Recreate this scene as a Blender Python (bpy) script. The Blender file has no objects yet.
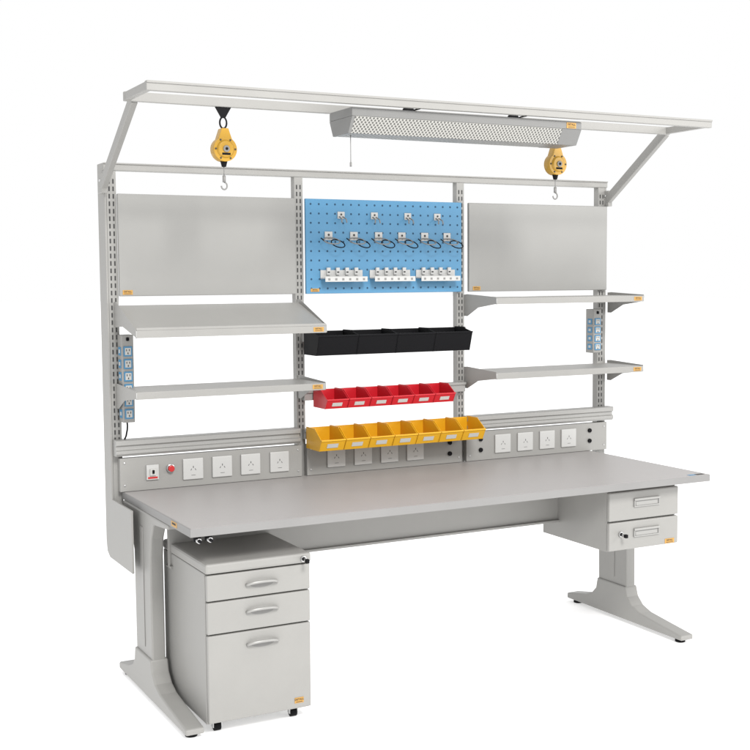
import bpy, bmesh, math, random
from mathutils import Vector, Matrix
random.seed(4)
scene=bpy.context.scene
col=scene.collection
V=Vector
# ---------------------------------------------------------------- materials
def mat(name,color,rough=.45,metal=0.0,var=.03,scale=6.0,bump=0.0,bscale=300.0,speck=0.0,spec=.5):
    m=bpy.data.materials.new(name); m.use_nodes=True
    nt=m.node_tree; N=nt.nodes; L=nt.links
    b=N['Principled BSDF']
    b.inputs['Roughness'].default_value=rough; b.inputs['Metallic'].default_value=metal
    b.inputs['Specular IOR Level'].default_value=spec
    tc=N.new('ShaderNodeTexCoord')
    n=N.new('ShaderNodeTexNoise'); n.inputs['Scale'].default_value=scale; n.inputs['Detail'].default_value=4
    L.new(tc.outputs['Object'],n.inputs['Vector'])
    r=N.new('ShaderNodeMapRange'); r.inputs[1].default_value=.3; r.inputs[2].default_value=.7
    r.inputs[3].default_value=1-var; r.inputs[4].default_value=1+var
    L.new(n.outputs['Fac'],r.inputs[0])
    mx=N.new('ShaderNodeVectorMath'); mx.operation='SCALE'; mx.inputs[0].default_value=color
    L.new(r.outputs[0],mx.inputs['Scale'])
    out=mx.outputs[0]
    if speck>0:
        n2=N.new('ShaderNodeTexNoise'); n2.inputs['Scale'].default_value=420; n2.inputs['Detail'].default_value=2
        L.new(tc.outputs['Object'],n2.inputs['Vector'])
        r2=N.new('ShaderNodeMapRange'); r2.inputs[1].default_value=.35; r2.inputs[2].default_value=.65
        r2.inputs[3].default_value=1-speck; r2.inputs[4].default_value=1+speck
        L.new(n2.outputs['Fac'],r2.inputs[0])
        m2=N.new('ShaderNodeVectorMath'); m2.operation='SCALE'
        L.new(out,m2.inputs[0]); L.new(r2.outputs[0],m2.inputs['Scale']); out=m2.outputs[0]
    L.new(out,b.inputs['Base Color'])
    rr=N.new('ShaderNodeMapRange'); rr.inputs[3].default_value=max(.05,rough-.06); rr.inputs[4].default_value=min(1,rough+.06)
    L.new(n.outputs['Fac'],rr.inputs[0]); L.new(rr.outputs[0],b.inputs['Roughness'])
    if bump>0:
        nb=N.new('ShaderNodeTexNoise'); nb.inputs['Scale'].default_value=bscale
        L.new(tc.outputs['Object'],nb.inputs['Vector'])
        bp=N.new('ShaderNodeBump'); bp.inputs['Strength'].default_value=bump; bp.inputs['Distance'].default_value=.001
        L.new(nb.outputs['Fac'],bp.inputs['Height']); L.new(bp.outputs[0],b.inputs['Normal'])
    return m
GREY=mat('powder_coated_grey',(.272,.268,.256),.42,bump=.25)
GREYD=mat('powder_coated_grey_dark',(.19,.187,.182),.5,bump=.25)  # darker grey for inner lips, handle backs, hooks and cords
PANEL=mat('panel_grey',(.265,.263,.253),.34,var=.05,scale=2.5,bump=.2)
TOP=mat('laminate_worktop',(.330,.316,.310),.40,var=.02,speck=.06)
EDGE=mat('edge_band_grey',(.22,.217,.214),.5)
ALU=mat('anodised_aluminium',(.32,.317,.306),.38,metal=.3)
SLOT=mat('slot_dark',(.04,.04,.04),.8)
BLUE=mat('pegboard_blue',(.070,.222,.38),.42,var=.04,bump=.2)
HOLE=mat('hole_shadow',(.02,.06,.11),.9)
BLACK=mat('black_plastic',(.004,.004,.005),.65,var=.1,spec=.15)
RED=mat('red_plastic',(.50,.010,.02),.35,var=.05)
YEL=mat('yellow_plastic',(.64,.34,.010),.35,var=.05)
GOLD=mat('hanger_yellow_paint',(.42,.235,.02),.35)
WHITE=mat('white_plastic',(.46,.46,.45),.35)
CHROME=mat('chrome',(.50,.50,.50),.25,metal=.9)
STICK=mat('orange_sticker',(.46,.25,.05),.45)
PAPER=mat('label_paper',(.48,.48,.46),.6)
CYAN=mat('outlet_blue',(.05,.20,.36),.4)
BTN=mat('button_red',(.45,.02,.02),.3)
LAMP=mat('lamp_hood_grey',(.165,.165,.162),.4,bump=.2)
FLOOR=mat('studio_floor_white_glow',(.93,.93,.93),.9,var=.0,spec=.0)
fb=FLOOR.node_tree.nodes['Principled BSDF']; fb.inputs['Emission Color'].default_value=(1,1,1,1); fb.inputs['Emission Strength'].default_value=.38  # glow added to the floor so contact shadows wash out to white
def grille():
    m=bpy.data.materials.new('prismatic_diffuser'); m.use_nodes=True; N=m.node_tree.nodes; L=m.node_tree.links
    b=N['Principled BSDF']; tc=N.new('ShaderNodeTexCoord')
    outs=[]
    for a in (45,-45):
        mp=N.new('ShaderNodeMapping'); mp.inputs['Rotation'].default_value=(0,math.radians(a),0)
        L.new(tc.outputs['Object'],mp.inputs[0])
        w=N.new('ShaderNodeTexWave'); w.inputs['Scale'].default_value=30; w.bands_direction='X'
        w.inputs['Distortion'].default_value=.25
        L.new(mp.outputs[0],w.inputs[0]); outs.append(w)
    mx=N.new('ShaderNodeMath'); mx.operation='MAXIMUM'
    L.new(outs[0].outputs['Fac'],mx.inputs[0]); L.new(outs[1].outputs['Fac'],mx.inputs[1])
    cr=N.new('ShaderNodeValToRGB'); cr.color_ramp.elements[0].color=(.10,.10,.095,1); cr.color_ramp.elements[0].position=.5
    cr.color_ramp.elements[1].color=(.42,.415,.39,1); cr.color_ramp.elements[1].position=.98
    L.new(mx.outputs[0],cr.inputs[0]); L.new(cr.outputs[0],b.inputs['Base Color'])
    b.inputs['Roughness'].default_value=.35
    bp=N.new('ShaderNodeBump'); bp.inputs['Strength'].default_value=.6; bp.inputs['Distance'].default_value=.004
    L.new(mx.outputs[0],bp.inputs['Height']); L.new(bp.outputs[0],b.inputs['Normal'])
    return m
GRILLE=grille()
# ---------------------------------------------------------------- builder
class B:
    def __init__(s): s.v=[]; s.f=[]; s.mi=[]; s.ms=[]; s.sm=[]
    def m(s,mt):
        if mt not in s.ms: s.ms.append(mt)
        return s.ms.index(mt)
    def add(s,vs,fs,mt,smooth=False):
        o=len(s.v); s.v+=[V(a) for a in vs]; i=s.m(mt)
        for f in fs: s.f.append([a+o for a in f]); s.mi.append(i); s.sm.append(smooth)
        return s
    def box(s,x0,x1,y0,y1,z0,z1,mt):
        vs=[(x,y,z) for z in (z0,z1) for y in (y0,y1) for x in (x0,x1)]
        return s.add(vs,[(0,2,3,1),(4,5,7,6),(0,1,5,4),(2,6,7,3),(0,4,6,2),(1,3,7,5)],mt)
    def prism(s,poly,axis,a0,a1,mt,smooth=False):
        n=len(poly)
        def P(p,a):
            if axis=='x': return (a,p[0],p[1])
            if axis=='y': return (p[0],a,p[1])
            return (p[0],p[1],a)
        vs=[P(p,a0) for p in poly]+[P(p,a1) for p in poly]
        s.add(vs,[tuple(range(n))[::-1],tuple(range(n,2*n))],mt)
        o=len(s.v)-2*n; i=s.m(mt)
        for k in range(n):
            s.f.append([o+k,o+(k+1)%n,o+n+(k+1)%n,o+n+k]); s.mi.append(i); s.sm.append(smooth)
        return s
    def cyl(s,p0,p1,r,mt,n=16,r1=None):
        p0=V(p0);p1=V(p1);d=(p1-p0).normalized()
        a=d.orthogonal().normalized(); b=d.cross(a); r1=r if r1 is None else r1
        vs=[];
        for p,q in((p0,r),(p1,r1)):
            for k in range(n):
                t=2*math.pi*k/n; vs.append(p+a*math.cos(t)*q+b*math.sin(t)*q)
        s.add(vs,[tuple(range(n))[::-1],tuple(range(n,2*n))],mt)
        o=len(s.v)-2*n;i=s.m(mt)
        for k in range(n): s.f.append([o+k,o+(k+1)%n,o+n+(k+1)%n,o+n+k]); s.mi.append(i); s.sm.append(True)
        return s
    def tube(s,pts,r,mt,n=8,rz=None):
        # one continuous swept surface, mitred at every point
        P=[V(p) for p in pts]; m=len(P); a=None; o=len(s.v); i=s.m(mt); rz=rz or r
        for k in range(m):
            t0=(P[k]-P[k-1]).normalized() if k>0 else None
            t1=(P[k+1]-P[k]).normalized() if k<m-1 else None
            d=((t0 or t1)+(t1 or t0))
            d=d.normalized() if d.length>1e-6 else (t1 or t0)
            if a is None: a=d.orthogonal().normalized()
            a=(a-d*a.dot(d)).normalized(); b=d.cross(a)
            for j in range(n):
                t=2*math.pi*j/n; s.v.append(P[k]+a*math.cos(t)*r+b*math.sin(t)*rz)
        for k in range(m-1):
            for j in range(n):
                s.f.append([o+k*n+j,o+k*n+(j+1)%n,o+(k+1)*n+(j+1)%n,o+(k+1)*n+j]); s.mi.append(i); s.sm.append(True)
        s.f.append([o+j for j in range(n)][::-1]); s.mi.append(i); s.sm.append(False)
        s.f.append([o+(m-1)*n+j for j in range(n)]); s.mi.append(i); s.sm.append(False)
        return s
    def beam(s,p0,p1,w,h,mt):
        p0=V(p0);p1=V(p1);d=(p1-p0).normalized(); side=V((1,0,0)); up=d.cross(side).normalized()
        vs=[p+side*a*w/2+up*b*h/2 for p in(p0,p1) for b in(-1,1) for a in(-1,1)]
        return s.add(vs,[(0,2,3,1),(4,5,7,6),(0,1,5,4),(2,6,7,3),(0,4,6,2),(1,3,7,5)],mt)
    def face(s,vs,mt): return s.add(vs,[tuple(range(len(vs)))],mt)
    def text(s,txt,size,mt,M):
        cu=bpy.data.curves.new('t','FONT'); cu.body=txt; cu.size=size; cu.align_x='CENTER'; cu.align_y='CENTER'; cu.offset=size*.02
        ob=bpy.data.objects.new('t',cu); col.objects.link(ob)
        dg=bpy.context.evaluated_depsgraph_get(); dg.update()
        me=bpy.data.meshes.new_from_object(ob.evaluated_get(dg))
        s.add([M@v.co for v in me.vertices],[tuple(p.vertices) for p in me.polygons],mt)
        bpy.data.objects.remove(ob); bpy.data.meshes.remove(me); bpy.data.curves.remove(cu)
        return s
FRONT=Matrix(((1,0,0,0),(0,0,-1,0),(0,1,0,0),(0,0,0,1)))
def fr(x,y,z): return Matrix.Translation((x,y,z))@FRONT
WO={}
def make(name,b,parent=None,origin=None,bevel=.0015,label=None,recalc=True):
    xs=[v.x for v in b.v];ys=[v.y for v in b.v];zs=[v.z for v in b.v]
    if origin is None: origin=V(((min(xs)+max(xs))/2,(min(ys)+max(ys))/2,min(zs)))
    origin=V(origin)
    me=bpy.data.meshes.new(name); me.from_pydata([v-origin for v in b.v],[],b.f)
    for mt in b.ms: me.materials.append(mt)
    for p,i,sm in zip(me.polygons,b.mi,b.sm): p.material_index=i; p.use_smooth=sm
    if recalc:
        bm=bmesh.new(); bm.from_mesh(me); bmesh.ops.recalc_face_normals(bm,faces=bm.faces[:]); bm.to_mesh(me); bm.free()
    ob=bpy.data.objects.new(name,me); col.objects.link(ob)
    ob.location=origin-(WO[parent.name] if parent else V((0,0,0)))
    if parent: ob.parent=parent
    WO[ob.name]=origin
    if bevel>0:
        md=ob.modifiers.new('bevel','BEVEL'); md.width=bevel; md.segments=2; md.limit_method='ANGLE'; md.angle_limit=math.radians(40)
    if label: ob['label']=label
    return ob
def empty(name,loc,label,cat,group=None):
    e=bpy.data.objects.new(name,None); col.objects.link(e); e.location=loc; e.empty_display_size=.1; WO[e.name]=V(loc)
    e['label']=label; e['category']=cat
    if group: e['group']=group
    return e
def dup(ob,loc,parent=None):
    c=ob.copy(); col.objects.link(c); c.location=loc
    if parent: c.parent=parent
    for ch in ob.children:
        k=ch.copy(); k.parent=c; col.objects.link(k)
    return c
def sticker(parent,x,y,z,w=.035,h=.016):
    b=B().box(x-w/2,x+w/2,y-.001,y,z-h/2,z+h/2,STICK)
    b.text('DETALL',h*.5,SLOT,fr(x,y-.0016,z+h*.14))
    b.box(x-w*.36,x+w*.36,y-.0014,y-.0009,z-h*.34,z-h*.24,SLOT)
    return make('sticker',b,parent,bevel=0,recalc=False)
# ---------------------------------------------------------------- dimensions
X=[0.0,.797,1.593,2.387]; H=2.045
DX0,DX1,DY0=.012,2.312,-.845
bench=empty('workbench',(1.17,-.4,0),'tall grey steel workbench with shelves, pegboard and overhead frame','workbench')
b=B().box(DX0+.003,DX1-.003,DY0+.003,-.005,.722,.75,TOP)
desk=make('desktop',b,bench,bevel=.003)
b=B().box(DX0,DX1,DY0,DY0+.0028,.721,.7495,EDGE).box(DX0,DX0+.0028,DY0+.003,-.005,.721,.7495,EDGE).box(DX1-.0028,DX1,DY0+.003,-.005,.721,.7495,EDGE)
make('edge_band',b,desk,bevel=.0008)
b=B().box(DX0-.0012,DX0,-.70,-.64,.727,.745,STICK).box(DX0-.0016,DX0-.0012,-.69,-.65,.734,.741,SLOT); make('sticker',b,desk,bevel=0)
b=B().box(DX1-.06,DX1-.02,DY0+.012,DY0+.032,.7502,.7508,SLOT).box(DX1-.10,DX1-.066,DY0+.012,DY0+.032,.7502,.7508,CYAN); make('sticker',b,desk,bevel=0)
for x in(.045,.085):
    make('grounding_stud',B().cyl((x,DY0+.03,.7205),(x,DY0+.03,.700),.013,BLACK,16).cyl((x,DY0+.03,.705),(x,DY0+.005,.705),.009,CHROME,14).cyl((x,DY0+.005,.705),(x,DY0-.004,.705),.006,BLACK,12),desk,bevel=.001)
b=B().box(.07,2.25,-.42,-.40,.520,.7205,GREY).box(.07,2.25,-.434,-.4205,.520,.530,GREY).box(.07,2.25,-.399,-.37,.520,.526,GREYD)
make('support_beam',b,bench)
def leg(cx,ytip):
    e_b=B()
    colp=[(-.385,.085),(-.382,.56),(-.395,.63),(-.43,.69),(-.60,.703),(-.60,.7205),(-.03,.7205),(-.03,.69),(-.13,.64),(-.175,.55),(-.182,.085)]
    e_b.prism(colp,'x',cx-.026,cx+.026,GREY)
    lg=make('leg',e_b,bench,origin=(cx,-.3,0),bevel=.006)
    ft=[(ytip,.016),(ytip,.038),(-.60,.058),(-.49,.072),(-.435,.092),(-.40,.125),(-.386,.17),(-.181,.17),(-.17,.12),(-.14,.09),(-.09,.07),(.055,.042),(.055,.016)]
    make('foot',B().prism(ft,'x',cx-.034,cx+.034,GREY),lg,bevel=.006)
    for y in(ytip+.045,.01):
        make('leveling_pad',B().cyl((cx,y,0),(cx,y,.009),.022,BLACK,20).cyl((cx,y,.008),(cx,y,.018),.008,CHROME,10),lg,bevel=.001)
    make('cover_strip',B().box(cx-.0285,cx-.0262,-.30,-.265,.20,.66,GREY),lg,bevel=.001)
    return lg
leg(.034,-.79); leg(2.270,-.765)
def post(i):
    x=X[i]; b=B(); w=.019
    y1=.085 if i==0 else .035
    b.box(x-w,x+w,0,y1,.52 if i in (0,3) else .60,H-.03,GREY)
    if i in(0,3):
        poly=[(.10,H+.0),(.10,.54),(.088,.497),(.05,.478),(-.27,.478),(-.27,.7195),(.0,.7195),(.0,H)]
        if i==3: poly=[(.04,H+.0),(.04,.60),(.0,.60),(.0,H)]
        if i==0: b.prism(poly,'x',x-w-.008,x-w-.001,GREY)
        else: b.prism(poly,'x',x+w+.001,x+w+.010,GREY)
    z=.92
    while z<H-.06:
        for dx in(-.010,.006):
            b.box(x+dx-.0012,x+dx+.0045,-.0006,.0004,z,z+.018,SLOT)
        z+=.029
    return make('upright_post',b,bench,bevel=.0)
for i in range(4): post(i)
b=B().box(-.030,2.42,-.004,.036,H-.030,H,GREY).box(-.030,2.42,-.010,-.004,H-.006,H,GREY)
make('top_rail',b,bench,bevel=.003)
def backpanel(x0,x1,sx):
    b=B().box(x0,x1,-.022,-.006,1.525,1.925,PANEL)
    p=make('back_panel',b,bench,bevel=.003); sticker(p,sx,-.0222,1.54,.04,.018)
backpanel(.018,.772,.05); backpanel(1.625,2.405,1.665)
b=B().box(.820,1.588,-.018,-.006,1.525,1.925,BLUE)
nx,nz=20,10
for i in range(nx):
    for j in range(nz):
        cx=.822+.022+i*(.766-.044)/(nx-1); cz=1.525+.022+j*(.4-.044)/(nz-1)
        b.face([(cx+.0046*math.cos(t*math.pi/4),-.0184,cz+.0046*math.sin(t*math.pi/4)) for t in range(8)],HOLE)
peg=make('pegboard',b,bench,bevel=.002,recalc=False); sticker(peg,.86,-.0185,1.54,.04,.014)
def shelf(x0,x1,zb,zf,d,lift=0):
    t=.0025; lip=.028
    y0=-.02;y1=-d
    b=B().prism([(y0,zb),(y1,zf),(y1,zf-t),(y0,zb-t)],'x',x0,x1,GREY)
    b.prism([(y1,zf),(y1-.002,zf-.0005),(y1-.002,zf-lip),(y1,zf-lip)],'x',x0,x1,GREY)
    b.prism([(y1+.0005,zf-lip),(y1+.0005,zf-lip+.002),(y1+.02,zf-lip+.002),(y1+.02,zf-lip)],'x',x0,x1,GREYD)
    if zb-zf>.03:
        b.prism([(y1,zf),(y1,zf+.010),(y1-.002,zf+.010),(y1-.002,zf)],'x',x0,x1,GREY)
    s=make('shelf',b,bench,bevel=.001)
    for x in(x0-.003,x1+.0005):
        p=[(-.002,zb+.012),(-.03,zb+.014),(y1+.001,zf+.004),(y1-.001,zf-lip+.002),(-.12,zb+(zf-zb)*.4-.045),(-.03,zb-.085),(-.002,zb-.085)]
        make('shelf_bracket',B().prism(p,'x',x,x+.0025,GREY),s,bevel=.0005)
    sticker(s,(x1-.035),y1-.0021,zf-lip/2,.045,.018)
    return s
shelf(.002,.782,1.490,1.400,.295)
shelf(.002,.782,1.168,1.168,.28)
shelf(1.613,2.425,1.500,1.500,.27)
shelf(1.613,2.425,1.172,1.172,.27)
def rail(x0,x1,z0,z1,y=-.05,mt=ALU):
    h=z1-z0
    p=[(-.001,z0),(y+.008,z0),(y,z0+.010),(y,z0+h*.32),(y+.010,z0+h*.40),(y+.010,z0+h*.60),(y,z0+h*.68),(y,z1-.004),(y+.004,z1),(-.001,z1)]
    return make('hanging_rail',B().prism(p,'x',x0,x1,mt),bench,bevel=.001)
rail(-.018,.772,.895,.960); rail(1.60,2.43,.895,.960)
for z in(.93,1.095,1.345): 
    make('hanging_rail',B().box(.80,1.60,-.030,-.001,z-.022,z+.022,ALU).box(.80,1.60,-.038,-.030,z+.010,z+.022,ALU),bench)
def outlet(parent,cx,cz,y):
    b=B().box(cx-.043,cx+.043,y-.007,y,cz-.043,cz+.043,WHITE)
    o=make('socket_outlet',b,parent,bevel=.003)
    k=B(); f=y-.0074
    k.face([(cx-.0015,f,cz+.004),(cx+.0015,f,cz+.004),(cx+.0015,f,cz+.012),(cx-.0015,f,cz+.012)],SLOT)
    k.face([(cx-.012,f,cz-.005),(cx-.010,f,cz-.006),(cx-.006,f,cz+.001),(cx-.008,f,cz+.002)],SLOT)
    k.face([(cx+.012,f,cz-.005),(cx+.010,f,cz-.006),(cx+.006,f,cz+.001),(cx+.008,f,cz+.002)],SLOT)
    k.face([(cx-.009,f,cz-.026),(cx+.009,f,cz-.026),(cx+.009,f,cz-.0245),(cx-.009,f,cz-.0245)],SLOT)
    off=WO[o.name]
    bm=bmesh.new(); bm.from_mesh(o.data); o.data.materials.append(SLOT)
    vs=[bm.verts.new(v-off) for v in k.v]
    for q in k.f:
        ff=bm.faces.new([vs[i] for i in q]); ff.material_index=1
    bm.to_mesh(o.data); bm.free()
    return o
def ppanel(x0,x1):
    b=B().box(x0,x1,-.030,-.001,.7515,.885,GREY)
    for x in(x0+.018,x1-.018):
        for z in(.775,.865): b.cyl((x,-.030,z),(x,-.0325,z),.004,CHROME,10)
    return make('power_panel',b,bench,bevel=.0015)
PY=-.0302; ZC=.822
p=ppanel(.000,.785)
for x in(.30,.425,.55,.68): outlet(p,x,ZC,PY)
b=B().box(.105,.155,PY-.008,PY,ZC-.03,ZC+.03,WHITE).box(.118,.142,PY-.016,PY-.008,ZC-.012,ZC+.014,PAPER).box(.110,.150,PY-.0088,PY-.0078,ZC-.026,ZC-.018,BTN).box(.126,.134,PY-.022,PY-.016,ZC-.004,ZC+.010,BLACK)
make('circuit_breaker',b,p)
make('stop_button',B().cyl((.205,PY,ZC+.01),(.205,PY-.010,ZC+.01),.017,CHROME,24).cyl((.205,PY-.010,ZC+.01),(.205,PY-.020,ZC+.01),.013,BTN,20),p,bevel=.002)
p=ppanel(.809,1.581)
for x in(.945,1.075,1.205,1.335): outlet(p,x,ZC,PY)
for z in(.795,.845): make('grounding_stud',B().cyl((1.515,PY,z),(1.515,PY-.008,z),.010,BLACK,16),p,bevel=.001)
p=ppanel(1.605,2.405)
for x in(1.80,1.925,2.05,2.175): outlet(p,x,ZC,PY)
for z in(.80,.85):
    make('grounding_stud',B().cyl((2.30,PY,z),(2.30,PY-.008,z),.010,BLACK,16),p,bevel=.001)
    make('grounding_stud',B().cyl((1.68,PY,z),(1.68,PY-.008,z),.010,BLACK,16),p,bevel=.001)
def pstrip(x,z0,z1,n):
    b=B().box(x-.024,x+.024,-.062,-.002,z0,z1,GREY).box(x-.006,x+.006,-.068,-.062,z1-.024,z1-.010,BLACK)
    s=make('power_strip',b,bench,bevel=.003)
    h=(z1-z0-.05)/n
    for i in range(n):
        zc=z0+.010+h*(i+.5)
        k=B().box(x-.017,x+.017,-.065,-.0622,zc-h*.40,zc+h*.40,CYAN).box(x-.012,x+.012,-.0656,-.065,zc-h*.28,zc+h*.28,PAPER)
        k.box(x-.007,x-.004,-.0662,-.0655,zc+.001,zc+.009,SLOT).box(x+.004,x+.007,-.0662,-.0655,zc+.001,zc+.009,SLOT).box(x-.002,x+.002,-.0662,-.0655,zc-.011,zc-.004,SLOT)
        k.box(x-.0255,x-.0242,-.052,-.018,zc-h*.34,zc+h*.34,CYAN).box(x-.0262,x-.0255,-.043,-.027,zc-h*.15,zc+h*.15,PAPER)
        make('outlet',k,s,bevel=.0006)
    return s
pstrip(.033,1.03,1.375,6); pstrip(2.320,1.225,1.435,4)
make('power_cable',B().tube([(.033,-.03,1.03),(.032,-.037,1.015),(.030,-.040,1.00),(.026,-.036,.975),(.024,-.02,.96)],.0035,BLACK),bench,bevel=0)
# overhead frame
fx0,fx1,yF,yB,zF=-.092,2.336,-.80,-.52,2.234
T=.028
b=B().box(fx0,fx1,yF,yF+.022,zF-T,zF+.004,GREY).box(fx0,fx1,yF-.004,yF,zF-.004,zF+.004,GREY)
b.box(fx0,fx1,yB-.022,yB,zF-T,zF+.004,GREY)
for x in(fx0+.001,fx1-.024): b.box(x,x+.022,yF+.0222,yB-.0222,zF-T+.002,zF+.002,GREY)
make('overhead_frame',b,bench,bevel=.002)
for xa,xb in((-.034,-.048),(2.416,2.348)):
    b=B().beam((xa,-.01,1.955),(xb,-.50,zF-.012),.024,.040,GREY)
    b.box(xa-.012,xa+.012,-.03,.03,1.925,2.0,GREY)
    b.cyl((xa-.016,-.005,1.975),(xa+.016,-.005,1.975),.006,CHROME,10)
    make('support_arm',b,bench,bevel=.003)
# under-desk drawer unit
ux0,ux1,uy0,uy1,uz0,uz1=1.832,2.195,-.76,-.31,.452,.719
un=make('drawer_unit',B().box(ux0,ux1,uy0,uy1,uz0,uz1,GREY),bench,bevel=.002)
def pull(parent,cx,y,cz,w,h):
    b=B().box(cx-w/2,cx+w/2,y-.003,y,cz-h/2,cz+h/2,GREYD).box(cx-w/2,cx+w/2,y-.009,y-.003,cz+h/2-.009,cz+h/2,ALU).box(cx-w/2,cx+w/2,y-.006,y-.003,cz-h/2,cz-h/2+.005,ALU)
    b.box(cx-w/2,cx-w/2+.005,y-.006,y-.003,cz-h/2+.005,cz+h/2-.009,ALU).box(cx+w/2-.005,cx+w/2,y-.006,y-.003,cz-h/2+.005,cz+h/2-.009,ALU)
    b.prism([(y-.0032,cz-h/2+.006),(y-.0045,cz-h/2+.006),(y-.0032,cz+h/2-.014)],'x',cx-w/2+.010,cx+w/2-.010,ALU)
    return make('handle',b,parent,bevel=.0008)
def lock(parent,cx,y,cz):
    return make('lock',B().cyl((cx,y,cz),(cx,y-.008,cz),.011,CHROME,20).cyl((cx,y-.008,cz),(cx,y-.010,cz),.007,BLACK,16).box(cx-.002,cx+.002,y-.034,y-.010,cz-.008,cz+.004,CHROME).box(cx-.006,cx+.006,y-.044,y-.030,cz-.009,cz+.005,BLACK),parent,bevel=.0006)
for z0,z1 in((.456,.574),(.580,.700)):
    make('drawer_front',B().box(ux0-.002,ux1+.002,uy0-.020,uy0-.001,z0,z1,GREY),un,bevel=.005)
    pull(un,(ux0+ux1)/2+.01,uy0-.0202,z1-.050,.135,.036)
lock(un,ux0+.055,uy0-.0202,.525)
sticker(un,ux1-.045,uy0-.0204,.470,.050,.020)
# ---------------------------------------------------------------- mobile pedestal
px0,px1,py0,py1=.080,.472,-.780,-.32
ped=empty('mobile_pedestal',((px0+px1)/2,(py0+py1)/2,0),'grey three-drawer metal pedestal on castors under the worktop','drawer cabinet')
make('cabinet_body',B().box(px0,px1,py0,py1,.040,.575,GREY),ped,bevel=.003)
make('cabinet_top',B().box(px0-.003,px1+.003,py0-.024,py1,.5755,.612,GREY),ped,bevel=.009)
for z0,z1 in((.480,.571),(.363,.475),(.048,.358)):
    d=make('drawer',B().box(px0+.002,px1-.002,py0-.020,py0-.001,z0,z1,GREY),ped,bevel=.004)
    cx=(px0+px1)/2+.008; cz=z1-.044; y=py0-.0202
    k=B(); n=24
    pts=[(cx-.056,y-.0005,cz-.004)]
    for t in range(n+1):
        a=math.pi*t/n; s_=math.sin(a)
        pts.append((cx-.056*math.cos(a),y-.005-.016*s_,cz-.004+.011*s_))
    pts.append((cx+.056,y-.0005,cz-.004))
    k.tube(pts,.0055,ALU,16)
    dish=[(cx+.046*math.cos(math.pi+math.pi*t/16),cz-.002+.016*math.sin(math.pi+math.pi*t/16)) for t in range(17)]
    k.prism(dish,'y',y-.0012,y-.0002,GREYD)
    make('handle',k,d,bevel=0)
lock(ped,px1-.03,py0-.0242,.593)
sticker(ped,px1-.05,py0-.0205,.078,.035,.020)
for x in(px0+.05,px1-.05):
    for y in(py0+.04,py1-.05):
        k=B().cyl((x-.012,y,.017),(x+.012,y,.017),.017,BLACK,20).box(x-.016,x+.016,y-.016,y+.016,.034,.0395,CHROME)
        k.box(x-.017,x-.013,y-.010,y+.010,.013,.036,CHROME).box(x+.013,x+.017,y-.010,y+.010,.013,.036,CHROME)
        make('castor',k,ped,bevel=.001)
# ---------------------------------------------------------------- bins
def make_bin(w,d,h,mt,x,yb,z0,label,group,card=True,lipf=.5,g=.0015):
    t=.003; cx=x+w/2
    e=empty('storage_bin',(cx,yb-d/2,z0),label,'storage bin',group)
    prof=[(yb,z0),(yb-d*.84,z0),(yb-d,z0+h*lipf),(yb-d*.97,z0+h*(lipf+.06)),(yb-d*.62,z0+h*.97),(yb-d*.58,z0+h),(yb,z0+h)]
    b=B().prism(prof,'x',x+g,x+g+t,mt).prism(prof,'x',x+w-g-t,x+w-g,mt)
    xi0,xi1=x+g+t,x+w-g-t
    b.box(xi0,xi1,yb-d*.83,yb-.0002,z0+.0003,z0+t,mt).box(xi0,xi1,yb-t,yb-.0002,z0+t,z0+h-.0003,mt)
    b.prism([(yb-d*.838,z0+.0003),(yb-d*.998,z0+h*lipf),(yb-d*.968,z0+h*lipf),(yb-d*.815,z0+t)],'x',xi0,xi1,mt)
    b.box(xi0-t,xi1+t,yb-d-.003,yb-d+.005,z0+h*lipf,z0+h*(lipf+.07),mt)
    for xx in(x+g-.0005,x+w-g-t+.0005): b.box(xx,xx+t,yb-d*.58,yb-.0004,z0+h,z0+h+.004,mt)
    make('bin_body',b,e,origin=(cx,yb-d/2,z0),bevel=.0008)
    if card:
        sl=(d*.16)/(h*lipf)
        def P(xx,zz): return (xx,yb-d*.84-(zz)*sl-.0012,z0+zz)
        b=B(); a,c=x+w*.28,x+w*.72; z1,z2=h*.15,h*.36
        b.add([P(a,z1),P(c,z1),P(c,z2),P(a,z2),V(P(a,z1))+V((0,.001,0)),V(P(c,z1))+V((0,.001,0)),V(P(c,z2))+V((0,.001,0)),V(P(a,z2))+V((0,.001,0))],
              [(0,1,2,3),(4,7,6,5),(0,4,5,1),(1,5,6,2),(2,6,7,3),(3,7,4,0)],PAPER)
        make('label_card',b,e,bevel=0)
    return e
def row(n,x0,pitch,d,h,mt,yb,z0,label,group,card=True,lipf=.5,g=.0015):
    e=make_bin(pitch,d,h,mt,x0,yb,z0,label,group,card,lipf,g)
    for i in range(1,n): dup(e,e.location+V((pitch*i,0,0)))
row(4,.795,.186,.15,.098,BLACK,-.040,1.270,'black plastic hopper bin hanging on the rail below the blue pegboard','black hopper bins on the upper rail',False,.80,.0006)
row(6,.835,.104,.14,.074,RED,-.040,1.046,'small red plastic hopper bin with white label hanging on middle rail','red hopper bins on the middle rail')
row(7,.800,.115,.155,.088,YEL,-.040,.872,'yellow plastic hopper bin with white label hanging on lowest rail','yellow hopper bins on the lowest rail')
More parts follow.
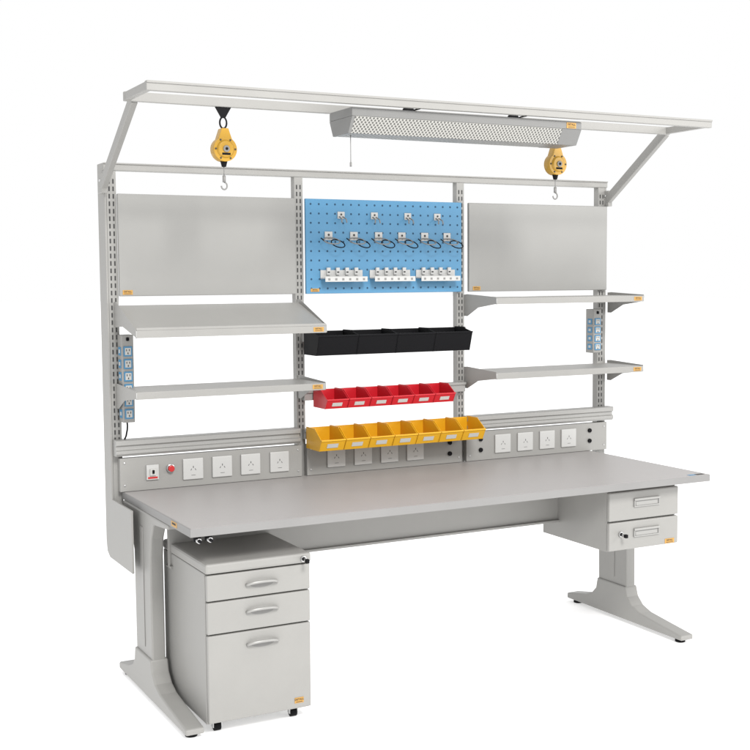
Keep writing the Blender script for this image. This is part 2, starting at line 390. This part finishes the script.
# ---------------------------------------------------------------- lamp
lx0,lx1=.668,1.680; ly0,ly1=-.775,-.585; lt,lb=2.200,2.110
lamp=empty('ceiling_lamp',((lx0+lx1)/2,-.68,lb),'long grey fluorescent work light with diamond diffuser hanging under overhead frame','work light')
hood=[(ly0,lt-.032),(ly0,lt-.004),(ly0+.01,lt),(ly1-.01,lt),(ly1,lt-.005),(ly1,lt-.032)]
make('lamp_housing',B().prism(hood,'x',lx0,lx1,LAMP),lamp,bevel=.002)
sh=[(ly0,lt-.0325),(ly0,lt-.034),(ly0+.035,lb+.001),(ly1-.03,lb+.001),(ly1,lt-.034),(ly1,lt-.0325)]
make('diffuser',B().prism(sh,'x',lx0+.012,lx1-.092,GRILLE),lamp,bevel=0)
cap=[(ly0-.0005,lt-.0323),(ly0+.033,lb),(ly1-.028,lb),(ly1+.0005,lt-.0323)]
make('end_cap',B().prism(cap,'x',lx0,lx0+.0118,LAMP),lamp,bevel=.001)
make('end_cap',B().prism(cap,'x',lx1-.0918,lx1,LAMP),lamp,bevel=.001)
sticker(lamp,lx1-.05,ly0-.0006,lt-.018,.045,.022)
for x in(.95,1.42):
    k=B().box(x-.012,x+.012,-.70,-.66,lt,lt+.006,BLACK)
    k.tube([(x,-.68,lt),(x-.012,-.75,lt+.006),(x-.012,-.79,zF-T)],.003,BLACK).tube([(x,-.68,lt),(x+.012,-.60,lt+.006),(x+.012,-.53,zF-T)],.003,BLACK)
    k.cyl((x-.020,-.68,lt+.012),(x+.020,-.68,lt+.012),.010,BLACK,12)
    k.box(x-.015,x+.015,yB-.026,yB+.004,zF-T-.004,zF-T,BLACK)
    k.box(x-.010,x+.010,yB-.028,yB-.024,lt+.002,zF-T,BLACK)
    make('hanger_hook',k,lamp,bevel=0)
make('pull_cord',B().tube([(lx0+.03,-.70,lb),(lx0+.03,-.70,lb-.10)],.0014,GREYD,6).cyl((lx0+.03,-.70,lb-.115),(lx0+.03,-.70,lb-.10),.004,GREYD,8),lamp,bevel=0)
# ---------------------------------------------------------------- spring balancers
def balancer(x,y):
    e=empty('spring_balancer',(x,y,1.90),'yellow spring tool balancer with steel hook hanging from overhead frame','tool balancer','tool balancers on the overhead frame')
    cz=2.055; R=.044
    out=[]
    for k in range(25):
        a=math.radians(-235+ k*(290/24)); out.append((x+R*math.cos(a),cz+R*math.sin(a)))
    out+=[(x+.012,cz+.074),(x-.012,cz+.074)]
    b=B().prism(out,'y',y-.020,y+.020,GOLD,True)
    b.cyl((x,y-.020,cz),(x,y-.028,cz),.033,GOLD,24,.027).cyl((x,y-.028,cz),(x,y-.033,cz),.012,GREYD,16)
    b.cyl((x,y-.033,cz),(x,y-.036,cz),.005,BLACK,12)
    for k in range(6):
        a=math.pi/3*k; b.cyl((x+.037*math.cos(a),y-.020,cz+.037*math.sin(a)),(x+.037*math.cos(a),y-.023,cz+.037*math.sin(a)),.0035,SLOT,8)
    b.box(x-.016,x+.016,y-.0290,y-.0275,cz-.022,cz-.014,BLACK)
    b.cyl((x,y,cz-.062),(x,y,cz-.038),.008,BLACK,12,.014)
    make('balancer_body',b,e,bevel=.003)
    k=B().prism([(x-.030,zF-T-.001),(x+.030,zF-T-.001),(x+.008,zF-.066),(x-.008,zF-.066)],'y',y-.003,y+.003,BLACK)
    pts=[(x+.013*math.cos(t*math.pi/10),y,2.150+.020*math.sin(t*math.pi/10)) for t in range(21)]
    k.tube(pts,.0032,BLACK)
    make('hanger',k,e,bevel=0)
    k=B().tube([(x,y,cz-.06),(x,y,1.960)],.0016,GREYD,6).cyl((x,y,1.962),(x,y,1.938),.006,GREYD,10)
    pts=[(x+.011*math.sin(t*math.pi/10),y,1.925+.013*math.cos(t*math.pi/10)) for t in range(16)]
    k.tube(pts,.0028,GREYD); make('hook',k,e,bevel=0)
    return e
balancer(.270,-.532); balancer(1.730,-.532)
# ---------------------------------------------------------------- pegboard tools
py=-.0188
def clip(x,z):
    e=empty('tool_clip',(x,py,z-.02),'small white tool clip hooked into the blue pegboard','tool clip','white clips on the pegboard')
    make('clip_plate',B().box(x-.017,x+.017,py-.004,py,z-.012,z+.018,WHITE),e,bevel=.002)
    k=B().tube([(x-.008,py-.004,z-.004),(x-.010,py-.030,z-.014),(x-.012,py-.034,z-.030)],.0028,GREYD).tube([(x+.008,py-.004,z-.004),(x+.010,py-.030,z-.014),(x+.012,py-.034,z-.030)],.0028,GREYD)
    k.cyl((x,py-.005,z+.006),(x,py-.0065,z+.006),.004,SLOT,10)
    make('clip_prong',k,e,bevel=0); return e
for i,x in enumerate((.985,1.145,1.31,1.46)): clip(x,1.855)
def ringholder(x,z):
    e=empty('tool_holder',(x,py,z-.05),'wire ring tool holder with white plate hooked into blue pegboard','tool holder','ring tool holders on the pegboard')
    make('holder_plate',B().box(x-.018,x+.018,py-.004,py,z-.010,z+.026,WHITE).cyl((x,py-.004,z+.012),(x,py-.006,z+.012),.005,SLOT,10),e,bevel=.002)
    k=B()
    pts=[(x+.036*math.cos(t*math.pi/12),py-.034+.026*math.sin(t*math.pi/12),z-.014+.014*math.sin(t*math.pi/12)) for t in range(25)]
    k.tube(pts,.0026,GREYD)
    tw=random.uniform(-.004,.004)
    pts=[(x+.024+.030*math.cos(t*math.pi/12),py-.045+.022*math.sin(t*math.pi/12),z-.026+.017*math.sin(t*math.pi/12)+tw*math.cos(t*math.pi/12)) for t in range(25)]
    k.tube(pts,.0024,BLACK)
    k.tube([(x,py-.004,z),(x,py-.008,z-.004)],.003,GREYD)
    k.tube([(x-.036,py-.034,z-.014),(x-.048,py-.028,z-.002)],.0024,BLACK)
    make('holder_ring',k,e,bevel=0); return e
for x in(.925,1.045,1.165,1.28,1.395,1.51): ringholder(x,1.762)
def rack(x,z):
    e=empty('tool_rack',(x,py,z-.03),'white multi-slot screwdriver rack hooked into the blue pegboard','tool rack','white racks on the pegboard')
    w=.100
    b=B().box(x-w,x+w,py-.004,py,z-.018,z+.018,WHITE).box(x-w,x+w,py-.050,py-.004,z-.020,z-.015,WHITE)
    b.box(x-w,x+w,py-.052,py-.050,z-.032,z-.010,WHITE)
    make('rack_plate',b,e,bevel=.0012)
    k=B()
    for i in range(6):
        xx=x-w+.018+i*(2*w-.036)/5
        k.box(xx-.005,xx+.005,py-.0525,py-.0519,z-.026,z-.017,GREYD)
        k.cyl((xx,py-.027,z-.0149),(xx,py-.027,z-.0143),.010,SLOT,10)
    for i in range(4):
        xx=x-.066+i*.044
        k.box(xx-.008,xx+.008,py-.014,py-.004,z-.002,z+.028,WHITE).box(xx-.005,xx+.005,py-.0146,py-.014,z+.006,z+.012,SLOT)
    make('rack_slot',k,e,bevel=0); return e
for x in(.985,1.22,1.45): rack(x,1.607)
# ---------------------------------------------------------------- setting
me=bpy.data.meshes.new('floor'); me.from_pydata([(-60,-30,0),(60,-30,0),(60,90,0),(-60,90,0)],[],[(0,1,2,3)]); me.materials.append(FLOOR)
fl=bpy.data.objects.new('floor',me); col.objects.link(fl); fl['kind']='structure'; fl['label']='white seamless studio floor with an added glow'
w=bpy.data.worlds.new('World'); scene.world=w; w.use_nodes=True
bg=w.node_tree.nodes['Background']; bg.inputs[0].default_value=(1,1,1,1); bg.inputs[1].default_value=1.0
def area(name,loc,target,size,power):
    l=bpy.data.lights.new(name,'AREA'); l.energy=power; l.size=size; l.color=(1,.985,.965)
    o=bpy.data.objects.new(name,l); col.objects.link(o); o.location=loc
    o.rotation_euler=(V(target)-V(loc)).to_track_quat('-Z','Y').to_euler(); return o
area('added_key_light',(.2,-7.0,6.0),(1.2,-.2,1.0),2.0,640)  # unseen area lamp, added to give the bench shape
area('added_fill_light',(6.5,-6.0,3.5),(1.3,-.2,1.1),2.0,130)  # weaker unseen lamp, added as fill from the right
# ---------------------------------------------------------------- camera
yaw,pitch,roll=-.4776,-.0794,-.0074
f=V((math.sin(-yaw)*math.cos(pitch),math.cos(yaw)*math.cos(pitch),math.sin(pitch)))
r=f.cross(V((0,0,1))).normalized(); u=r.cross(f)
r2=r*math.cos(roll)+u*math.sin(roll); u2=-r*math.sin(roll)+u*math.cos(roll)
M=Matrix((r2,u2,-f)).transposed().to_4x4(); M.translation=V((-1.2707,-4.6833,1.5849))
cam=bpy.data.cameras.new('camera'); co=bpy.data.objects.new('camera',cam); col.objects.link(co); co.matrix_world=M
cam.sensor_width=36; cam.lens=1204.5/750*36; cam.clip_end=300
scene.camera=co
scene.view_settings.view_transform='Standard'
try: scene.view_settings.look='None'
except: pass
